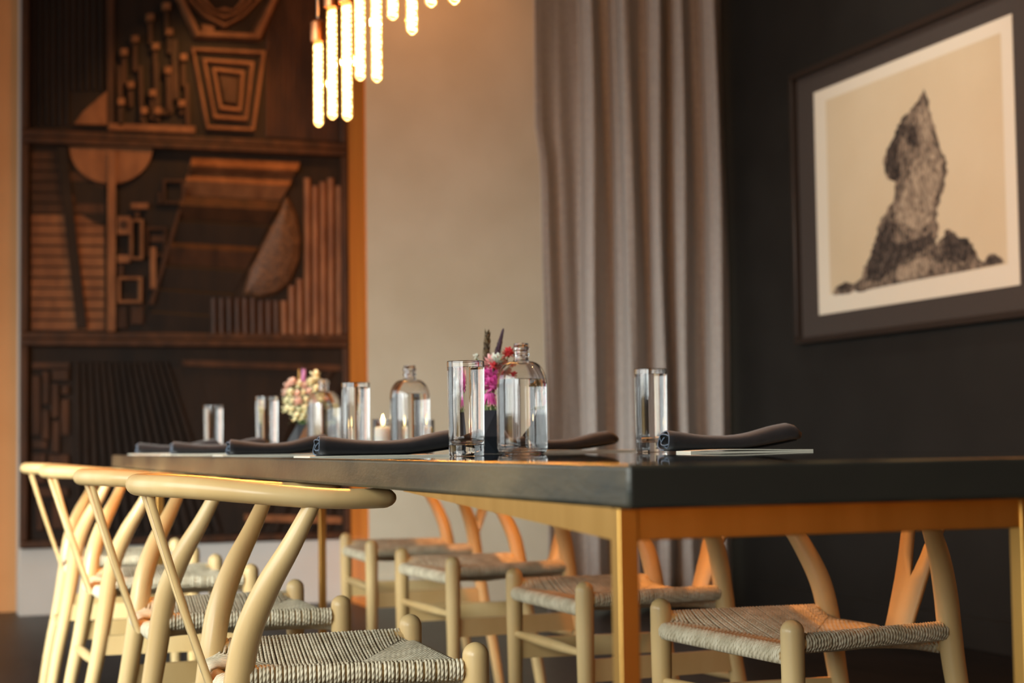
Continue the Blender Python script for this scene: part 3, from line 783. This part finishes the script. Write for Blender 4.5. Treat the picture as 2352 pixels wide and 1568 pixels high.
# ------------------------------------------------------------------ pendant tube lamps over the table
def pendant(px, py, X=1.04, ln=0.29, label=''):
    # where the plane X meets the pixel
    Y, z = wpx(px, py, X)
    t = thing('pendant_lamp', label, 'lamp', (X, Y, z), group='tube pendants over the table')
    R = 0.0152
    dome = [(R*math.sin(a), R-R*math.cos(a)) for a in [math.pi/2*k/7 for k in range(1, 8)]]
    b = MB().lathe([(0.0008, 0)]+dome+[(R, ln-0.02), (R*0.75, ln)], n=18, cap0=True, cap1=True).build('bulb', m_bulb, t)
    fg = MB().tube([(0, 0, 0.012), (0, 0, ln*0.5), (0, 0, ln-0.012)], 0.0045, 8)
    nt_ = int(ln/0.0135)*10
    fg.tube([((0.0078+0.0012*math.sin(k*0.37))*math.cos(k*2*math.pi/10), (0.0078+0.0012*math.sin(k*0.37))*math.sin(k*2*math.pi/10), 0.014+(ln-0.028)*k/nt_) for k in range(nt_+1)], 0.0042, 6)
    fg.build('filament', m_fil, b)
    MB().lathe([(0.0, ln-0.006), (0.0205, ln-0.006), (0.0220, ln), (0.0220, ln+0.048), (0.012, ln+0.058), (0.004, ln+0.060)], n=18, cap0=False).build('socket', m_copper, t)
    MB().tube([(0, 0, ln+0.055), (0, 0, 2.95-z)], 0.0035, 8).build('cord', m_cordwhite, t)
    pl = bpy.data.lights.new('bulb_light', 'POINT'); pl.energy = 75.0; pl.color = (1.0, 0.40, 0.085); pl.shadow_soft_size = 0.014
    lo = bpy.data.objects.new('bulb_light', pl); COL.objects.link(lo); lo.parent = t; lo.location = (0, 0, ln*0.5)
    return t
PEND = [(732, 292, .245, 'leftmost glowing tube pendant with its copper socket in view'),
        (764, 275, .31, 'second glowing tube pendant from the left in the cluster over the table'),
        (798, 278, .315, 'third glowing tube pendant from the left in the cluster over the table'),
        (828, 186, .30, 'fourth glowing tube pendant from the left, hanging a little higher'),
        (866, 190, .30, 'fifth glowing tube pendant from the left, first against the cream wall'),
        (903, 47, .30, 'sixth tube pendant from the left, only its short lower end in view'),
        (947, 81, .30, 'seventh tube pendant from the left, hanging lower than both its neighbours'),
        (991, 18, .30, 'eighth tube pendant from the left, only its rounded tip in view'),
        (1044, 12, .30, 'rightmost tube pendant, only its rounded tip in view')]
ylist = []
for px, py, ln, lab in PEND:
    o = pendant(px, py, 1.04, ln, lab); ylist.append(o.location.y)
rail = MB().box(0.99, 1.09, min(ylist)-0.2, max(ylist)+0.2, 2.9502, 3.0)
rail.box(1.03, 1.05, min(ylist)+0.2, min(ylist)+0.22, 3.0, 3.4).box(1.03, 1.05, max(ylist)-0.22, max(ylist)-0.2, 3.0, 3.4)
tag(rail.build('lamp_canopy', m_copper, None, smooth=False), 'copper ceiling rail the tube pendants hang from', 'lamp rail')

# ------------------------------------------------------------------ glassware
def at_depth(px, d):
    """table point that photo column px looks at, at distance d along the view"""
    X, _ = wp(px, 1030, 1.0)
    Y = d/(X*math.sin(TH)+math.cos(TH)); return X*Y, Y
def make_glass(label):
    t = thing('water_glass', label, 'glass', group='tall water glasses')
    R, H = 0.0312, 0.158
    wall = lambda z: 0.0296+(R-0.0296)*(z-0.007)/(H-0.002-0.007)
    out = [(0.0270, 0.0), (0.0284, 0.0008), (0.0292, 0.003), (0.0296, 0.007), (wall(0.009), 0.009), (wall(0.03), 0.03), (wall(0.10), 0.10), (wall(H-0.004), H-0.004), (R, H-0.002), (R, H-0.0009), (R-0.0006, H)]
    inn = [(R-0.0015, H), (R-0.0019, H-0.0009), (R-0.0019, H-0.002)]+[(wall(z)-0.0019-0.0006*(1-z/H), z) for z in (H-0.004, 0.10, 0.034, 0.031)]+[(0.0268, 0.0265), (0.0255, 0.0225), (0.022, 0.0192), (0.012, 0.018), (0.0005, 0.018)]
    MB().lathe(out+inn, n=48, cap0=True, cap1=True).build('tumbler', m_glass, t)
    zw = H-0.010
    iw = lambda z: wall(z)-0.0019-0.0006*(1-z/H)+0.00012
    MB().lathe([(0.0005, 0.0179), (0.012, 0.0179), (0.022, 0.0191), (0.02562, 0.0224), (0.02692, 0.0264), (iw(0.031), 0.031), (iw(0.034), 0.034), (iw(0.10), 0.10), (iw(zw-0.003), zw-0.003), (iw(zw), zw), (iw(zw)-0.0008, zw-0.0005), (iw(zw)-0.003, zw-0.0006), (0.0005, zw-0.0006)], n=48).build('water', m_water, t)
    return t
GL = [(1072, 2.85, 'clear tall glass of water nearest the camera, in front of the pink flowers'),
      (1497, 3.25, 'clear tall glass of water alone at the right, before the curtain'),
      (818, 3.76, 'clear tall glass of water left of the lit candle'),
      (613.5, 4.68, 'clear tall glass of water left of the cream flowers'),
      (490, 5.58, 'clear tall glass of water farthest away at the left end')]
g0 = None
for px, d, lab in GL:
    x, y = at_depth(px, d)
    if g0 is None: g0 = make_glass(lab); g0.location = (x, y, ZT+0.0002)
    else: dup(g0, (x, y, ZT+0.0002), random.uniform(0, 3), lab)

def make_bottle(label):
    t = thing('water_bottle', label, 'bottle', group='round-shouldered water bottles')
    prof = [(0.0005, 0.004), (0.030, 0.003), (0.038, 0.0), (0.0445, 0.003), (0.0470, 0.0095), (0.0475, 0.016), (0.0475, 0.020), (0.0475, 0.08), (0.0475, 0.128), (0.0475, 0.132)]
    for k in range(1, 9):
        a = math.pi/2*k/8
        prof.append((0.0165+0.031*math.cos(a)**0.9, 0.132+0.043*math.sin(a)))
    prof += [(0.0140, 0.1785), (0.0138, 0.184), (0.0158, 0.1862), (0.0162, 0.1885), (0.0140, 0.1905), (0.0138, 0.1945), (0.0160, 0.1965), (0.0163, 0.2005), (0.0145, 0.2035), (0.0140, 0.2085), (0.0128, 0.2092)]
    th = 0.0022
    inner = [(0.0108, 0.2085), (0.0108, 0.180)]
    for k in range(8, 0, -1):
        a = math.pi/2*k/8
        inner.append((0.0130+0.0323*math.cos(a)**0.9, 0.130+0.0430*math.sin(a)))
    inner += [(0.0453, 0.130), (0.0453, 0.126), (0.0453, 0.08), (0.0453, 0.022), (0.0450, 0.017), (0.0438, 0.0118), (0.040, 0.0078), (0.030, 0.0065), (0.0005, 0.007)]
    MB().lathe(prof+inner, n=56, cap0=True, cap1=True).build('flask', m_glass, t)
    wprof = [(0.0005, 0.0068), (0.030, 0.0063), (0.0402, 0.0076), (0.04395, 0.0117), (0.04515, 0.0169), (0.04542, 0.022), (0.04542, 0.08), (0.04542, 0.126), (0.04542, 0.130), (0.0440, 0.141), (0.043, 0.1405), (0.0005, 0.1402)]
    MB().lathe(wprof, n=56).build('water', m_water, t)
    return t
BT = [(1200, 3.24, 'clear round-shouldered water bottle nearest the camera, beside the pink flowers'),
      (942.5, 4.08, 'clear round-shouldered water bottle right of the lit candle'),
      (744, 4.86, 'clear round-shouldered water bottle in front of the cream flowers')]
b0 = None
for px, d, lab in BT:
    x, y = at_depth(px, d)
    if b0 is None: b0 = make_bottle(lab); b0.location = (x, y, ZT+0.0002)
    else: dup(b0, (x, y, ZT+0.0002), random.uniform(0, 3), lab)

def make_candle(label):
    t = thing('votive_candle', label, 'candle', group='votive candles in glass holders')
    R = 0.026
    MB().lathe([(R*0.9, 0), (R, 0.003), (R, 0.084), (R-0.0015, 0.0845), (R-0.0022, 0.083), (R-0.0022, 0.008), (0.0005, 0.007)], n=32).build('holder', m_glass, t)
    c = MB().lathe([(0.0205, 0.0085), (0.0205, 0.060), (0.0185, 0.063), (0.0005, 0.0615)], n=24).build('candle', m_wax, t)
    MB().tube([(0, 0, 0.061), (0.0005, 0, 0.070)], 0.0008, 6).build('wick', m_frame, c)
    MB().lathe([(0.0005, 0.066), (0.0035, 0.070), (0.0050, 0.076), (0.0038, 0.085), (0.0015, 0.093), (0.0004, 0.097)], n=12).build('flame', m_flame, c)
    pl = bpy.data.lights.new('flame_light', 'POINT'); pl.energy = 1.2; pl.color = (1.0, 0.62, 0.28); pl.shadow_soft_size = 0.006
    lo = bpy.data.objects.new('flame_light', pl); COL.objects.link(lo); lo.parent = t; lo.location = (0, 0, 0.082)
    return t
c0 = None
for px, d, lab in ((880, 4.25, 'lit white candle in a glass holder left of the middle bottle'), (975, 4.45, 'lit white candle in a glass holder behind the middle bottle')):
    x, y = at_depth(px, d)
    if c0 is None: c0 = make_candle(lab); c0.location = (x, y, ZT+0.0002)
    else: dup(c0, (x, y, ZT+0.0002), 0.5, lab)

# ------------------------------------------------------------------ flowers
def petal_ball(r, n, pl, pw, jit=0.3, squash=1.0):
    g = MB(); ga = math.pi*(3-math.sqrt(5))
    for i in range(n):
        z = 1-1.75*(i+0.5)/n; rr = math.sqrt(max(0, 1-z*z)); a = i*ga
        d = Vector((rr*math.cos(a), rr*math.sin(a), z*squash)).normalized()
        d = (d+Vector((random.uniform(-1, 1), random.uniform(-1, 1), random.uniform(-1, 1)))*jit*0.3).normalized()
        s = d.cross(Vector((0.3, 0.2, 1))).normalized(); u = s.cross(d)
        b = d*r*0.35; m1 = d*(r*0.35+pl*0.55)+u*pl*0.10; tip = d*(r*0.35+pl)+u*pl*0.30
        w = pw
        g.add([b-s*w*0.3, b+s*w*0.3, m1+s*w*0.5, m1-s*w*0.5, tip+s*w*0.22, tip-s*w*0.22], [(0, 1, 2, 3), (3, 2, 4, 5)])
    g.lathe([(0.001, -r*0.4), (r*0.3, -r*0.2), (r*0.42, 0.05*r), (r*0.3, r*0.3), (0.001, r*0.42)], n=8)
    return g
def spike(h, r, n, w):
    g = MB()
    for i in range(n):
        f = i/(n-1); z = h*(0.02+0.96*f); a = i*2.4; rr = r*(1-(0.35 if r > 0.009 else 0.85)*f**1.5)
        d = Vector((math.cos(a), math.sin(a), 0.7)).normalized(); s = Vector((-math.sin(a), math.cos(a), 0))
        b = Vector((0, 0, z)); tip = b+d*rr*1.3+Vector((0, 0, w*0.8))
        g.add([b-s*w*0.3, b+s*w*0.3, b+d*rr*0.8+s*w*0.4, b+d*rr*0.8-s*w*0.4, tip], [(0, 1, 2, 3), (3, 2, 4)])
    g.tube([(0, 0, 0), (0, 0, h*0.6), (0, 0, h)], [r*0.5, r*0.45, r*0.1], 8)
    return g
def fmat(n, c, c2): return mat(n, lin(*c), 0.7, col2=lin(*c2), nscale=60)
mf = {'magenta': fmat('magenta_petals', (196, 40, 130), (225, 110, 175)), 'pink': fmat('pale_pink_petals', (226, 150, 150), (240, 205, 195)),
      'red': fmat('red_petals', (190, 40, 48), (215, 70, 70)), 'cream': fmat('cream_petals', (232, 222, 178), (214, 208, 160)),
      'blush': fmat('blush_petals', (226, 192, 170), (214, 170, 150)), 'dark': fmat('dark_seed_spike', (58, 44, 36), (110, 92, 60)),
      'plum': fmat('plum_spike', (70, 48, 66), (96, 74, 84)), 'lilac': fmat('lilac_spike', (190, 120, 170), (205, 150, 185)),
      'straw': fmat('straw_spike', (150, 120, 60), (180, 150, 90)), 'green': fmat('green_leaf', (84, 112, 56), (120, 140, 80)), 'white': fmat('white_bud', (225, 228, 215), (205, 215, 195))}
def vase_mesh():
    g = MB(); rings = [(0.028, 0.0, 0), (0.056, 0.034, 0.5), (0.030, 0.086, 0)]
    n = 6; vs_ = []
    for r, z, o in rings:
        for k in range(n):
            a = 2*math.pi*(k+o)/n+0.35; vs_.append((r*math.cos(a), r*math.sin(a), z))
    fs = [tuple(reversed(range(n)))]
    for k in range(n):
        j = (k+1) % n
        fs += [(k, j, n+k), (n+k, j, n+j), (n+k, n+j, 2*n+j), (n+k, 2*n+j, 2*n+k)]
    g.add(vs_, fs)
    inn = [(0.025*math.cos(2*math.pi*k/n+0.35), 0.025*math.sin(2*math.pi*k/n+0.35), z) for z in (0.086, 0.05) for k in range(n)]
    o = len(g.v); g.v += inn
    for k in range(n):
        j = (k+1) % n
        g.f += [(2*n+k, 2*n+j, o+j, o+k), (o+k, o+j, o+n+j, o+n+k)]; g.uv += [[(0, 0)]*4]*2
    g.f.append(tuple(o+n+k for k in range(n))); g.uv.append([(0, 0)]*n)
    return g.mesh('vase', m_vase, smooth=False)
VM = vase_mesh()
def arrangement(px, d, items, label, leaves=6):
    x, y = at_depth(px, d)
    t = thing('flower_arrangement', label, 'flowers', (x, y, ZT+0.0002))
    link('vase', VM, t)
    toR = Vector((math.cos(TH), -math.sin(TH), 0)); toC = Vector((-math.sin(TH), -math.cos(TH), 0))
    for (kind, mm, dx, z, dep, size) in items:
        p = toR*dx + toC*dep + Vector((0, 0, z))
        base = Vector((random.uniform(-.012, .012), random.uniform(-.012, .012), 0.055))
        if kind == 'ball':
            o = petal_ball(size, 34, size*0.85, size*0.55).build('blossom', mf[mm], t, smooth=False); top = p
        elif kind == 'bud':
            o = petal_ball(size, 14, size*0.8, size*0.8, squash=1.4).build('blossom', mf[mm], t, smooth=False); top = p
        elif kind == 'drop':
            g = MB()
            for k in range(16):
                a = k*2.4; q = Vector((math.cos(a), math.sin(a), -1.4)).normalized()*size
                g.tube([(0, 0, 0), q*0.6+Vector((0, 0, size*.3)), q*1.3], [size*.12, size*.16, size*.05], 5)
            o = g.build('blossom', mf[mm], t); top = p
        else:
            o = spike(size, 0.0098 if kind == 'spike' else 0.0075, 60, 0.008).build('flower_spike', mf[mm], t, smooth=False)
            lean = Vector((0, 0, 1))+toR*(0.26 if dx > 0 else -0.14); o.rotation_euler = lean.to_track_quat('Z', 'Y').to_euler() if kind != 'spike' else (0.04, 0.05, 0)
            top = p
        o.location = p
        mid = base.lerp(top, 0.5)+Vector((0, 0, 0.008))
        MB().tube(smoothpath([base, mid, top], 6), 0.0013, 6).build('stem', mf['green'], t)
    for k in range(leaves):
        a = k*2.2+0.5; q = Vector((math.cos(a), math.sin(a), 0)); s = Vector((-math.sin(a), math.cos(a), 0))
        b = q*0.018+Vector((0, 0, 0.080))
        g = MB().add([b, b+q*0.02+s*0.009+Vector((0, 0, 0.012)), b+q*0.042+Vector((0, 0, 0.004)), b+q*0.02-s*0.009+Vector((0, 0, 0.012))], [(0, 1, 2, 3)])
        g.build('leaf', mf['green'], t, smooth=False)
S1 = 3.4/FPX
hz1 = 1014.5
def f1(kind, mm, px, py, dep, size): return (kind, mm, (px-1136)*S1, HC-ZT+(hz1-py)*S1, dep, size)
arrangement(1136, 3.40, [
    f1('ball', 'magenta', 1126, 866, .030, .021), f1('ball', 'magenta', 1134, 884, .042, .019), f1('drop', 'magenta', 1127, 900, .046, .022), f1('drop', 'pink', 1139, 906, .042, .020),
    f1('ball', 'pink', 1133, 832, .025, .017), f1('ball', 'white', 1143, 828, .030, .015), f1('ball', 'pink', 1150, 838, .0, .018), f1('bud', 'red', 1136, 840, .044, .009), f1('ball', 'red', 1171, 808, -.01, .012),
    f1('bud', 'red', 1178, 850, .0, .010), f1('spike', 'dark', 1118, 846, .0, .074), f1('thin', 'plum', 1141, 822, -.01, .060), f1('bud', 'white', 1096, 816, .0, .007),
    f1('ball', 'magenta', 1100, 880, .02, .020), f1('ball', 'pink', 1085, 865, .01, .018), f1('ball', 'cream', 1160, 880, -.01, .020), f1('bud', 'straw', 1132, 925, .05, .010)],
    'dark faceted vase of magenta and pink flowers with two dark spikes')
S2 = 5.08/FPX
hz2 = 1020.8
def f2(kind, mm, px, py, dep, size): return (kind, mm, (px-704)*S2, HC-ZT+(hz2-py)*S2, dep, size)
items = []
for (px, py, mm) in [(664, 885, 'blush'), (676, 878, 'blush'), (690, 882, 'cream'), (704, 886, 'blush'), (718, 878, 'cream'), (728, 872, 'cream'), (658, 900, 'blush'), (672, 902, 'cream'), (686, 904, 'blush'), (700, 902, 'cream'), (714, 898, 'blush'), (728, 894, 'cream'), (742, 890, 'cream'), (660, 918, 'cream'), (674, 920, 'cream'), (690, 922, 'blush'), (706, 918, 'cream'), (722, 914, 'blush'), (738, 912, 'cream'), (752, 908, 'blush'), (660, 938, 'cream'), (674, 940, 'cream'), (690, 942, 'cream'), (706, 938, 'cream'), (722, 936, 'cream'), (738, 932, 'cream'), (684, 956, 'cream'), (700, 956, 'cream'), (716, 952, 'cream')]:
    dep = 0.055*math.sqrt(max(0, 1-((px-704)/60)**2))*random.uniform(0.4, 1.0)
    items.append(f2('ball' if random.random() < .6 else 'bud', mm, px, py, dep, random.uniform(.012, .017)))
items += [f2('thin', 'straw', 692, 880, .0, .042), f2('spike', 'lilac', 698, 884, .01, .045), f2('bud', 'cream', 726, 862, .02, .018), f2('thin', 'cream', 722, 880, .02, .034)]
arrangement(704, 5.08, items, 'dark faceted vase of cream and blush flowers behind the far bottle')

# ------------------------------------------------------------------ napkins and folded cards
def napkin(x, y, length, rz, label, lift=0.012, hl=0.036):
    t = thing('napkin', label, 'napkin', (x, y, ZT+0.0034), rz, group='rolled dark napkins')
    rows = []
    NL, NS = 22, 46
    for i in range(NL+1):
        f = i/NL
        hgt = hl*(1-0.30*math.sin(math.pi*min(1, f*1.25))**1.2)
        wid = 0.062*(1+0.10*math.sin(math.pi*f))
        if f > 0.9: hgt *= 1-0.55*((f-0.9)/0.1)**2; wid *= 1-0.35*((f-0.9)/0.1)**2
        base = lift*max(0, (f-0.55)/0.45)**1.5
        row = []
        for k in range(NS+1):
            u = k/NS; a = -math.pi/2 + u*2*math.pi*2.35
            sc_ = 1.0-0.62*u+0.04*math.sin(7*u+f*2)
            cy, cz = math.cos(a)*sc_, math.sin(a)*sc_
            cz = math.copysign(abs(cz)**0.85, cz)
            yy_ = wid*0.5*cy*(1 if cy < 0 else 1.0)
            zz_ = hgt*0.5*(1+cz*0.96)+0.0008
            row.append((f*length+0.004*math.sin(a*1.5)*(1-f), yy_+0.004*math.sin(f*5), base+zz_*(0.93 if u > 0.05 else 1)))
        rows.append(row)
    o = MB().grid(rows).build('cloth_roll', m_napkin, t, smooth='all')
    md = o.modifiers.new('cloth', 'SOLIDIFY'); md.thickness = 0.0016; md.offset = 1
    g = MB().tube([(p[0]-0.0004, p[1], p[2]) for p in rows[0]], 0.0011, 5)
    o2 = g.build('hem', mat('napkin_hem', lin(96, 108, 124), 0.85) if 'napkin_hem' not in bpy.data.materials else bpy.data.materials['napkin_hem'], t)  # bluish daylight on the rolled end put into the hem colour
    return t
def Yat(px, X): return wpx(px, 1040, X)[0]
card_i = []
def card(x0, x1, y0, y1, label, open_=0.003):
    t = thing('menu_card', label, 'card', (x0, y0, ZT), 0, group='white folded cards under the napkins')
    L_, W_ = x1-x0, y1-y0
    MB().box(0, L_, 0, W_, 0.0002, 0.0016).build('lower_leaf', m_card, t, smooth=False)
    rows = []
    for i in range(9):
        f = i/8; z = 0.0018+open_*math.sin(math.pi*min(1, (1-f)*1.0))*(1-f)
        rows.append([(f*L_, 0.0, z), (f*L_, W_, z)])
    rows2 = [[(a[0], a[1], a[2]+0.0014) for a in r] for r in rows]
    g = MB().grid(rows); g.grid(rows2); g.grid([[r[0] for r in rows], [r[0] for r in rows2]]); g.grid([[r[1] for r in rows], [r[1] for r in rows2]])
    g.grid([rows[0], rows2[0]]); g.grid([rows[-1], rows2[-1]])
    g.build('upper_leaf', m_card, t, smooth=False, recalc=True)
    return t
for px, w_, lab in ((742, 0.262, 'nearest'), (536, 0.222, 'second'), (404, 0.25, 'third'), (323, 0.25, 'farthest')):
    yv = Yat(px, 0.640)
    napkin(0.632, yv, w_, 0.0, lab+' rolled dark napkin from the camera along the left table edge', 0.014)
    card(0.615, 0.86, yv-0.012, yv+0.12, lab+' white card from the camera along the left table edge', 0.0002)
napkin(1.212, 2.695, 0.25, math.radians(-1), 'rolled dark napkin at the near right place, its folded end towards the lone glass', 0.016, 0.038)
card(1.215, 1.445, 2.600, 2.658, 'white folded card at the near right place, its fold slightly open', 0.004)
napkin(1.19, 3.47, 0.25, 0.0, 'rolled dark napkin behind the nearest bottle on the right side', 0.014, 0.034)
card(1.14, 1.45, 3.35, 3.436, 'white folded card behind the nearest bottle on the right side', 0.003)
